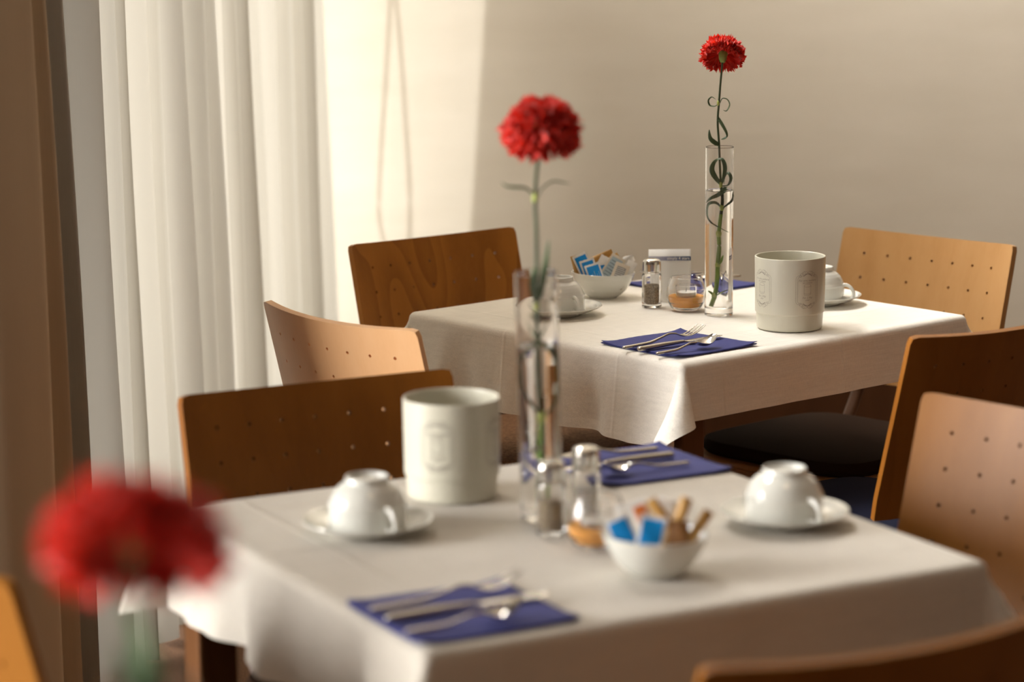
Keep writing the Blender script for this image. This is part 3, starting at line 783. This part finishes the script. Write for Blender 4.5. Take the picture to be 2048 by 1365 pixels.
sachet(FB, -.012, .064, .000, D(-20), D(-6), .024, .050, M['paper'], M['orange_print'], 'blurred white sachet with an orange print behind the blue ones, front bowl', inset=.005)
sachet(FB, -.028, .058, .006, D(-8), D(-4), .030, .050, M['paper'], None, 'blurred plain white sachet at the back left of the front bowl')
sachet(FB, .012, .060, .010, D(18), D(-4), .030, .054, M['paper'], None, 'blurred plain white sachet behind the brown sticks, front bowl')
sachet(FB, .016, .060, -.004, D(-34), D(-4), .013, .072, M['kraft'], None, 'blurred brown stick leaning left in the front bowl', name='sugar_stick', thick=.006)
sachet(FB, .024, .058, -.010, D(22), D(-8), .014, .074, M['kraft'], None, 'blurred brown stick leaning right in the middle of the front bowl', name='sugar_stick', thick=.006)
sachet(FB, .026, .046, -.024, D(6), D(-16), .024, .046, M['kraft_dark'], None, 'blurred dark brown stick upright at the front of the front bowl', name='sugar_stick', thick=.006)
sachet(FB, .046, .050, -.006, D(34), D(-6), .013, .062, M['kraft'], None, 'blurred brown stick at the right rim of the front bowl', name='sugar_stick', thick=.006)

# tent card
def card():
    t = thing('tent_card', 'white folded card printed simply 4 stars behind the pepper shaker', 'card', (.307, 4.832, Z))
    Wc, H = .080, .1035
    def P(s, z, off=0):      # s 0..1 left to right; the left part curls away from the camera
        x = -Wc/2 + Wc*s; q = max(0, .55-s); lean = .16
        return Vector((x, .030*(q/.55)**2 + z*lean - off, z*math.cos(.16) - .0045*(q/.55)**2*(z/H)))
    def sheet(nm, s0, s1, z0, z1, off, mt_, back=0, n1=16, n2=4, par=None):
        v_, f_ = [], []
        for i in range(n1+1):
            for j in range(n2+1):
                p = P(s0+(s1-s0)*i/n1, z0+(z1-z0)*j/n2, off)
                if back: p.y = 2*H*.16 - p.y + .060*(max(0, .55-(s0+(s1-s0)*i/n1))/.55)**2
                v_.append(tuple(p))
        for i in range(n1):
            for j in range(n2): a = i*(n2+1)+j; f_.append((a, a+n2+1, a+n2+2, a+1))
        return mesh(nm, v_, f_, mt_, t)
    a = sheet('front_panel', 0, 1, 0, H, 0, M['paper']); a.modifiers.new('t', 'SOLIDIFY').thickness = .0004
    b = sheet('rear_panel', 0, 1, 0, H, 0, M['paper'], back=1); b.modifiers.new('t', 'SOLIDIFY').thickness = .0004
    band = mat('card_band_print', (.1, .1, .2), .5)
    tc = N(band, 'ShaderNodeTexCoord'); sp = N(band, 'ShaderNodeSeparateXYZ'); Lk(band, tc.outputs['Generated'], sp.inputs[0])
    Lk(band, ramp(band, sp.outputs[0], [(.1, (.42, .40, .47)), (.55, (.20, .22, .36)), (.95, (.025, .06, .16))]), bsdf(band).inputs['Base Color'])
    sheet('band', 0, 1, .0815, .0895, .0005, band)
    cu = bpy.data.curves.new('txt', 'FONT'); cu.body = 'simply 4 stars'; cu.size = .0072; cu.align_x = 'RIGHT'; cu.offset = .00016; cu.resolution_u = 3; cu.space_character = 1.08
    to = link(bpy.data.objects.new('txt', cu)); me = bpy.data.meshes.new_from_object(to)
    v_ = [tuple(P((.0375+v.co.x+Wc/2)/Wc, .0835+v.co.y, .0010)) for v in me.vertices]; f_ = [tuple(p.vertices) for p in me.polygons]
    bpy.data.objects.remove(to); bpy.data.curves.remove(cu)
    mesh('printed_text', v_, f_, M['paper'], t, False)
card()

# ---------------------------------------------------------------- napkins and cutlery
def napkin(cx, cy, yaw, w_, l_, label, seed):
    t = thing('paper_napkin', label, 'napkin', (cx, cy, Z), yaw)
    rr = random.Random(seed)
    for lay in range(3):
        n = 26; vs, fs = [], []
        e1, e2 = rr.uniform(-.0012, .0012), rr.uniform(-.0012, .0012)
        ph1, ph2 = rr.uniform(0, 6), rr.uniform(0, 6)
        for i in range(n+1):
            for j in range(n+1):
                u, v = i/n*2-1, j/n*2-1
                sc = .0006*math.sin(u*30+ph1)*(abs(v) > .99) ; sd = .0006*math.sin(v*30+ph2)*(abs(u) > .99)
                curl = .0045*max(0, (abs(u)+abs(v)-1.55)/.45)**2*(1 if u*v > 0 or lay == 2 else .4)
                z = .0006 + lay*.0011 + curl + (.0007*lay)*math.sin(3*u+ph1)*math.sin(2*v+ph2)*.6*(.5+lay*.2)
                vs.append((u*w_/2+e1+sd, v*l_/2+e2+sc, z))
        for i in range(n):
            for j in range(n): a = i*(n+1)+j; fs.append((a, a+n+1, a+n+2, a+1))
        o = mesh('paper_layer', vs, fs, M['napkin'], t)
        md = o.modifiers.new('t', 'SOLIDIFY'); md.thickness = .0007; md.offset = 1
    return t
napkin(.2925, 4.365, .695, .192, .194, 'navy paper napkin near the front corner of the back table', 1)
napkin(.3660, 5.052, .7068, .192, .194, 'navy paper napkin at the far corner of the back table, behind the card', 2)
napkin(-.0570, 2.690, .495, .194, .184, 'blurred navy napkin at the near corner of the front table', 3)
napkin(.1690, 3.412, .4929, .194, .190, 'blurred navy napkin at the far corner of the front table', 4)

def sect(stations, n=14):
    """stations: (x, half width, half thickness, z centre, dish) -> closed flattened sweep along +x"""
    vs, fs = [], []
    for (x, hw, ht, zc, dish) in stations:
        for k in range(n):
            a = 2*PI*k/n; yy = math.cos(a); zz = math.sin(a)
            vs.append((x, hw*yy, zc + ht*zz + dish*(yy*yy)))
    m_ = len(stations)
    for i in range(m_-1):
        for k in range(n):
            j = (k+1) % n; fs.append((i*n+k, i*n+j, (i+1)*n+j, (i+1)*n+k))
    fs.append(tuple(range(n-1, -1, -1))); fs.append(tuple((m_-1)*n+k for k in range(n)))
    return vs, fs
def lerp(tab, x):
    """smooth Hermite interpolation through the rows of a table"""
    n = len(tab); i = 0
    while i < n-2 and x > tab[i+1][0]: i += 1
    a, b = tab[i], tab[i+1]; h = b[0]-a[0]; t = max(0, min(1, (x-a[0])/h))
    out = [x]
    for k in range(1, len(a)):
        d = (b[k]-a[k])/h
        dl = (a[k]-tab[i-1][k])/(a[0]-tab[i-1][0]) if i else d
        dr = (tab[i+2][k]-b[k])/(tab[i+2][0]-b[0]) if i+2 < n else d
        m0 = 0 if d*dl <= 0 else 2*d*dl/(d+dl); m1 = 0 if d*dr <= 0 else 2*d*dr/(d+dr)
        out.append((2*t**3-3*t*t+1)*a[k] + (t**3-2*t*t+t)*h*m0 + (-2*t**3+3*t*t)*b[k] + (t**3-t*t)*h*m1)
    return out
def stations(tab, n): return [tuple(lerp(tab, tab[0][0]+(tab[-1][0]-tab[0][0])*i/n)) for i in range(n+1)]
def join_vf(parts):
    vs, fs = [], []
    for v, f in parts: b = len(vs); vs += v; fs += [tuple(b+i for i in q) for q in f]
    return vs, fs
def make_fork(label, loc, rz):
    t = thing('fork', label, 'fork', loc, rz)
    h = [(0, .001, .001, .0048, 0), (.002, .0050, .0026, .0048, 0), (.06, .0046, .0025, .0062, 0), (.090, .0028, .0019, .0120, 0), (.112, .0025, .0018, .0165, 0), (.126, .0032, .0016, .0150, 0)]
    vs, fs = sect(stations(h, 40), 12); mesh('handle', vs, fs, M['steel_satin'], t)
    neck = [(.124, .0030, .0014, .0154, 0), (.132, .0075, .0010, .0120, .0004), (.140, .0112, .0009, .0090, .0012), (.150, .0120, .0008, .0088, .0012), (.154, .0122, .0008, .0094, .0010)]
    parts = [sect(stations(neck, 16), 16)]
    for k in range(4):
        y = (k-1.5)*.0066
        tab = [(.152, .0021, .0008, .0090, 0), (.166, .0019, .0008, .0125, 0), (.180, .0015, .0007, .0190, 0), (.188, .0009, .0006, .0235, 0)]
        v, f = sect(stations(tab, 12), 8); v = [(x, yy + y, z + .0008*(abs(k-1.5) > 1)) for x, yy, z in v]; parts.append((v, f))
    vs, fs = join_vf(parts); mesh('tines', vs, fs, M['steel_satin'], t, True, 60)
    return t
def make_knife(label, loc, rz, L=.205):
    t = thing('table_knife', label, 'knife', loc, rz)
    h = [(0, .002, .0015, .0055, 0), (.002, .0062, .0042, .0055, 0), (.05, .0060, .0042, .0060, 0), (.100, .0042, .0030, .0064, 0), (.110, .0030, .0024, .0064, 0)]
    vs, fs = sect(stations(h, 30), 14); mesh('handle', vs, fs, M['steel_satin'], t, True, 60)
    b = [(.108, .0028, .0020, .0064, 0), (.116, .0070, .0011, .0060, 0), (.150, .0086, .0009, .0056, 0), (.185, .0082, .0008, .0054, 0), (.200, .0050, .0006, .0054, 0), (L, .0006, .0004, .0054, 0)]
    vs, fs = sect(stations(b, 24), 10); mesh('blade', vs, fs, M['steel'], t, True, 60)
    return t
def make_spoon(label, loc, rz):
    t = thing('teaspoon', label, 'spoon', loc, rz)
    h = [(0, .001, .001, .0048, 0), (.002, .0042, .0024, .0048, 0), (.045, .0038, .0023, .0055, 0), (.068, .0022, .0017, .0100, 0), (.084, .0019, .0016, .0135, 0), (.096, .0026, .0014, .0125, 0)]
    vs, fs = sect(stations(h, 30), 12); mesh('handle', vs, fs, M['steel_satin'], t)
    # dished bowl
    n, m_ = 14, 18; vs, fs = [], []; Lb = .048; x0 = .094
    for s_ in (0, 1):
        for i in range(m_+1):
            f = i/m_; wv = .0155*math.sin(PI*f**.82)**.62*(1.0) + .0012; cz = .0125 - .0085*math.sin(PI*min(1, f*1.05))**.8 + .0095*f**2.4
            for k in range(n+1):
                yy = k/n*2-1
                vs.append((x0+Lb*f, yy*wv, cz + .0065*(yy*yy-.0)*math.sin(PI*min(1, f*.95+.05))**.6 - s_*.0009))
    K = (m_+1)*(n+1)
    for i in range(m_):
        for k in range(n):
            a = i*(n+1)+k; fs.append((a, a+n+1, a+n+2, a+1)); fs.append((K+a+1, K+a+n+2, K+a+n+1, K+a))
    for i in range(m_):
        a = i*(n+1); fs.append((a+n+1, a, K+a, K+a+n+1)); a += n; fs.append((a, a+n+1, K+a+n+1, K+a))
    for k in range(n):
        a = k; fs.append((a, a+1, K+a+1, K+a)); a = m_*(n+1)+k; fs.append((a+1, a, K+a, K+a+1))
    mesh('spoon_bowl', vs, fs, M['steel'], t, True, 70)
    return t
zn = Z + .0035
make_fork('steel fork with raised tines, on the near napkin of the back table', (.191, 4.296, zn), D(39.5))
make_knife('steel knife between fork and spoon, near napkin of the back table', (.216, 4.276, zn), D(40.5))
make_spoon('steel teaspoon with bright bowl, on the near napkin of the back table', (.245, 4.236, zn), D(40))
make_fork('blurred steel fork on the near napkin of the front table', (-.158, 2.680, zn), D(28.5))
make_knife('blurred steel knife between fork and spoon, near napkin of the front table', (-.139, 2.643, zn), D(28.5))
make_spoon('blurred steel teaspoon on the near napkin of the front table', (-.116, 2.593, zn), D(28))
def mirror(x, y, c): return (2*c[0]-x, 2*c[1]-y, zn)
cB, cF = (.3277, 4.7115), (.0573, 3.0496)
make_fork('steel fork nearest the wall on the far napkin, back table', mirror(.246, 4.238, cB), D(220.5))
make_knife('steel knife in the middle of the far napkin, back table', mirror(.221, 4.265, cB), D(220.5))
make_spoon('steel teaspoon on the near side of the far napkin, back table', mirror(.186, 4.296, cB), D(220))
make_fork('blurred steel fork farthest back on the far napkin, front table', mirror(-.090, 2.608, cF), D(208.5))
make_knife('blurred steel knife in the middle of the far napkin, front table', mirror(-.110, 2.652, cF), D(208.5))
make_spoon('blurred steel teaspoon nearest the camera on the far napkin, front table', mirror(-.128, 2.702, cF), D(208))

# ---------------------------------------------------------------- carnations
def petal_mesh(seed, L=.036, spread=1.15, ruff=.0045):
    rr = random.Random(seed); ns, nt_ = 34, 9; vs, fs = [], []
    p1, p2, p3 = (rr.uniform(0, 6.28) for _ in range(3)); f1 = rr.choice((3.0, 4.0, 5.0))
    tooth = [rr.uniform(.76, .93) if k % 2 else rr.uniform(.94, 1.09) for k in range(ns+1)]
    for j in range(nt_+1):
        t = j/nt_
        for k in range(ns+1):
            s = k/ns*2-1
            A = spread*(.12 + .88*t**1.3)
            Lk_ = L*(1 - .14*s*s)
            if j == nt_: Lk_ *= tooth[k]
            if j == nt_-1: Lk_ *= (1+.5*(tooth[k]-1))
            a = s*A*.62
            x = Lk_*t*math.sin(a)*(1.0); z = Lk_*t*math.cos(a)
            rf = ruff*t**1.8
            y = rf*(math.sin(s*PI*f1+p1)*1.0 + .6*math.sin(s*PI*f1*1.9+p2)) + .004*t*t*math.sin(s*2+p3)
            # fan curls outward (towards +y) near the rim
            y += .010*t*t
            vs.append((x, y, z - .003*t**3))
    for j in range(nt_):
        for k in range(ns): a = j*(ns+1)+k; fs.append((a, a+1, a+ns+2, a+ns+1))
    me = bpy.data.meshes.new('petal'); me.from_pydata(vs, [], fs); me.materials.append(M['petal'])
    me.polygons.foreach_set('use_smooth', [True]*len(me.polygons)); return me
PET = [petal_mesh(100+i, spread=1.05+.10*(i % 3), ruff=.0040+.0009*(i % 4)) for i in range(8)]
def calyx_profile(k=1.0): return [(0, 0), (.0026*k, .0005), (.0050*k, .003), (.0070*k, .009), (.0078*k, .016), (.0086*k, .022), (.0094*k, .0265), (.0080*k, .0262), (.0060*k, .020), (0, .019)]
def bloom(t, base, axis, layers, seed, scale=1.0, squash=1.0):
    """calyx + individual petals; base = foot of the calyx, axis = direction the flower faces"""
    rr = random.Random(seed); q = Vector((0, 0, 1)).rotation_difference(axis.normalized())
    Mb = Matrix.Translation(base) @ q.to_matrix().to_4x4()
    c = lathe('calyx', calyx_profile(), M['calyx'], t, 24, 60); c.matrix_local = Mb
    for k in range(5):
        a = k*2*PI/5; v = [(0, 0, 0), (.0030, .0012, .004), (-.0030, .0012, .004), (0, .0022, .011)]
        s_ = mesh('sepal', [(-.003, .0088, .020), (.003, .0088, .020), (.0020, .0108, .0265), (-.0020, .0108, .0265), (0, .0135, .0325)], [(0, 1, 2, 3), (3, 2, 4)], M['calyx'], c, True)
        s_.rotation_euler = (0, 0, a)
    i = 0
    for (n, pol, sc, h) in layers:
        for k in range(n):
            az = 2*PI*(k + rr.uniform(-.28, .28))/n + i*.7; po = pol + rr.uniform(-.16, .16)
            o = link(bpy.data.objects.new('petal', PET[rr.randrange(len(PET))])); o.parent = t
            ml = Mb @ Matrix.Translation((0, 0, .0215 + h)) @ Matrix.Rotation(az, 4, 'Z') @ Matrix.Translation((0, .0035, 0)) @ Matrix.Rotation(-po, 4, 'X') @ Matrix.Rotation(rr.uniform(-.35, .35), 4, 'Z')
            s2 = sc*scale*rr.uniform(.92, 1.08)
            ml = Mb @ Matrix.Diagonal((1, 1, squash, 1)) @ Mb.inverted() @ ml
            o.matrix_local = ml @ Matrix.Diagonal((s2, s2, s2, 1))
        i += 1
def leaf(t, pts, w_, seed=0, side=None, mt=None):
    path = catmull(pts, 7); n = len(path); vs, fs = [], []
    side = Vector(side or (.25, 1, 0)).normalized()
    for i, p in enumerate(path):
        f = i/(n-1); ww = w_*(math.sin(PI*min(1, .18+f*.82))**.8 if f < .999 else .02)
        tg = (path[min(i+1, n-1)]-path[max(i-1, 0)]).normalized()
        sd = (side - tg*side.dot(tg)).normalized(); nn = sd.cross(tg)
        sd = (sd*math.cos(f*1.1) + nn*math.sin(f*1.1)); nn = sd.cross(tg)
        for k, (a, b) in enumerate(((-1, .25), (0, 0), (1, .25))):
            vs.append(tuple(p + sd*ww/2*a + nn*ww*b))
    for i in range(n-1):
        for k in range(2): a = i*3+k; fs.append((a, a+3, a+4, a+1))
    o = mesh('leaf', vs, fs, mt or M['leaf'], t); o.modifiers.new('t', 'SOLIDIFY').thickness = .0006
    return o
def stem(t, pts, nodes, r=(.0024, .0021, .0019), wet=0):
    if wet:
        tube('lower_stem', pts[:wet+1], (.0036, .0030, .0026), M['stem_wet'], t, 12, 6); tube('stem', pts[wet:], r, M['stem'], t, 12, 6)
    else: tube('stem', pts, r, M['stem'], t, 12, 6)
    for (p, s_) in nodes:
        o = lathe('node', [(0, -.006*s_), (.0022*s_, -.005*s_), (.0036*s_, 0), (.0034*s_, .003*s_), (.0022*s_, .007*s_), (0, .0075*s_)], M['node'], t, 16, 70); o.location = p

# back carnation: seen from behind its calyx; coordinates relative to the vase foot, in metres
def rel(cx_px, base_py, s_):                       # photo offsets to metres at the vase's distance
    return lambda px, py, dy=0.0: Vector(((px-cx_px)/s_, dy, (base_py-py)/s_/.985))
t = thing('carnation', 'red carnation seen from behind its green calyx, in the back vase', 'flower', (.388, 4.683, Z))
P_ = rel(1437.5, 632, 1072)
pts = [P_(1424, 613, -.006), P_(1431, 590, -.004), P_(1435, 560, 0), P_(1436, 530, .002), P_(1438, 495, .003), P_(1437, 470, .002), P_(1440, 430, 0), P_(1442, 400, -.002), P_(1440, 372, -.002), P_(1438, 335, 0), P_(1436, 292, 0), P_(1433, 250, 0), P_(1435, 213, -.002), P_(1438, 170, -.004), P_(1441, 133, -.008)]
stem(t, pts, [(P_(1430, 594, -.004), 1.15), (P_(1436, 533, .002), 1.05), (P_(1437, 470, .002), 1.1), (P_(1441, 418, -.001), 1.0), (P_(1440, 374, -.002), .95), (P_(1434, 213, -.002), .8)], wet=6)
bloom(t, P_(1441, 134, -.009), Vector((.10, .62, .80)), [(11, 1.62, 1.0, 0), (11, 1.25, 1.0, 0), (9, .85, .9, .002), (7, .45, .85, .003)], 21, 1.08)
leaf(t, [P_(1434, 215), P_(1427, 220, .004), P_(1417, 218, .006), P_(1414, 207, .004), P_(1421, 200, 0), P_(1429, 205, -.004)], .0045)
leaf(t, [P_(1436, 213), P_(1442, 203, .004), P_(1453, 205, .006), P_(1458, 216, .003), P_(1451, 228, 0), P_(1443, 226, -.004)], .0045)
leaf(t, [P_(1434, 240), P_(1443, 252, -.004), P_(1452, 268, -.006), P_(1452, 279, -.004), P_(1440, 284, 0)], .010, side=(.8, .5, .2))
leaf(t, [P_(1437, 295), P_(1427, 290, -.004), P_(1418, 280, -.006), P_(1416, 263, -.006)], .009, side=(.8, .6, 0))
leaf(t, [P_(1440, 372), P_(1428, 358, -.006), P_(1421, 342, -.009), P_(1426, 328, -.008), P_(1436, 320, -.004)], .010, side=(.8, .6, 0))
leaf(t, [P_(1440, 372), P_(1444, 355, -.006), P_(1446, 336, -.010), P_(1441, 322, -.010), P_(1430, 324, -.006)], .009, side=(.6, .8, 0))
leaf(t, [P_(1440, 374), P_(1452, 372, -.006), P_(1458, 360, -.008), P_(1455, 350, -.004), P_(1449, 358, 0), P_(1447, 372, 0)], .007, side=(.6, .8, .2))
leaf(t, [P_(1441, 380), P_(1450, 378, -.006), P_(1436, 390, -.010), P_(1422, 398, -.008), P_(1412, 409, -.002)], .008, side=(.2, .5, .8))
leaf(t, [P_(1441, 418), P_(1450, 408, -.005), P_(1461, 396, -.006), P_(1461, 384, -.002)], .010, side=(.3, .8, .5))
leaf(t, [P_(1440, 418), P_(1430, 408, -.005), P_(1418, 412, -.008), P_(1416, 430, -.008), P_(1424, 444, -.006), P_(1436, 454, 0), P_(1452, 467, .004)], .008, side=(.2, .8, .4))
leaf(t, [P_(1436, 530), P_(1440, 522, -.004), P_(1444, 510, -.006)], .005, side=(.6, .8, 0), mt=M['stem_wet'])
leaf(t, [P_(1431, 594), P_(1424, 586, -.004), P_(1418, 582, -.006)], .005, side=(.6, .8, .3), mt=M['stem_wet'])
leaf(t, [P_(1431, 594), P_(1440, 585, -.004), P_(1452, 580, -.006)], .004, side=(.3, .8, .3), mt=M['stem_wet'])

# middle carnation in the front vase
t = thing('carnation', 'large frilly red carnation in the front vase, against the wall', 'flower', (.036, 3.119, Z))
P_ = rel(1084, 1040, 1585)
LB = .00032   # metres leaning back per photo pixel of height
def Q(px, py, dy=0.0): v = P_(px, py); return Vector((v.x, dy + max(0, 540-py)*LB, v.z))
pts = [Q(1092, 1012), Q(1086, 950), Q(1082, 900), Q(1084, 838), Q(1080, 770), Q(1078, 700), Q(1076, 620), Q(1077, 540), Q(1077, 470), Q(1075, 414), Q(1079, 360), Q(1088, 301)]
stem(t, pts, [(Q(1084, 835), 1.3), (Q(1075, 412), 1.1), (Q(1076, 615), 1.0)], (.0027, .0025, .0023), wet=3)
bloom(t, Q(1088, 303), Vector((.05, -.16, .98)), [(9, 1.88, 1.14, 0), (11, 1.62, 1.20, .001), (10, 1.40, 1.12, .002), (10, 1.12, .98, .004), (10, .82, .92, .006), (9, .54, .92, .007), (7, .28, .92, .008), (5, .10, .86, .009)], 5, 1.24, .86)
leaf(t, [Q(1074, 414), Q(1066, 400, -.003), Q(1053, 391, -.006), Q(1035, 389, -.008), Q(1018, 386, -.010), Q(1007, 377, -.012)], .0050, side=(0, 1, .1))
leaf(t, [Q(1077, 414), Q(1084, 398, .003), Q(1095, 386, .006), Q(1112, 378, .008), Q(1128, 381, .010), Q(1147, 386, .012)], .0050, side=(0, 1, .1))
leaf(t, [Q(1080, 600), Q(1088, 560, -.006), Q(1096, 525, -.010), Q(1102, 484, -.012)], .0085, side=(.8, .5, 0))
leaf(t, [Q(1076, 612), Q(1070, 580, -.006), Q(1070, 555, -.008), Q(1075, 535, -.006)], .0090, side=(.8, .5, 0))
leaf(t, [Q(1084, 832), Q(1064, 805, -.006), Q(1048, 770, -.008), Q(1045, 725, -.006), Q(1062, 695, 0), Q(1080, 678, .004), Q(1100, 645, .004)], .0085, side=(.3, 1, .1))
leaf(t, [Q(1085, 832), Q(1102, 805, -.004), Q(1112, 770, -.006), Q(1110, 725, -.004), Q(1095, 698, 0), Q(1078, 680, -.004), Q(1052, 640, -.006)], .0085, side=(.3, 1, .1))

# foreground carnation
t = thing('carnation', 'heavily blurred dark red carnation in the bottom left foreground', 'flower', (-.219, 1.45, Z))
pts = [Vector((.008, .004, .022)), Vector((.006, .002, .12)), Vector((.003, 0, .22)), Vector((0, 0, .31)), Vector((-.004, -.008, .362)), Vector((-.004, -.013, .403))]
stem(t, pts, [(Vector((.003, 0, .21)), 1.1)], wet=2)
bloom(t, Vector((-.004, -.014, .397)), Vector((.0, .58, .80)), [(12, 1.60, 1.24, 0), (12, 1.42, 1.20, .001), (10, 1.15, 1.05, .003), (9, .92, .82, .005), (8, .5, .72, .006), (5, .15, .68, .006)], 31, 1.34, .84)
leaf(t, [Vector((.001, 0, .315)), Vector((.012, -.004, .330)), Vector((.022, -.006, .322)), Vector((.026, -.004, .300))], .010, side=(.5, .8, 0))
leaf(t, [Vector((.001, -.004, .300)), Vector((.004, -.010, .325)), Vector((.002, -.014, .350)), Vector((-.008, -.018, .372))], .018, side=(1, .2, 0))
leaf(t, [Vector((.001, 0, .300)), Vector((-.010, -.004, .325)), Vector((-.014, -.006, .345))], .009, side=(.8, .5, 0))
bpy.context.view_layer.update()
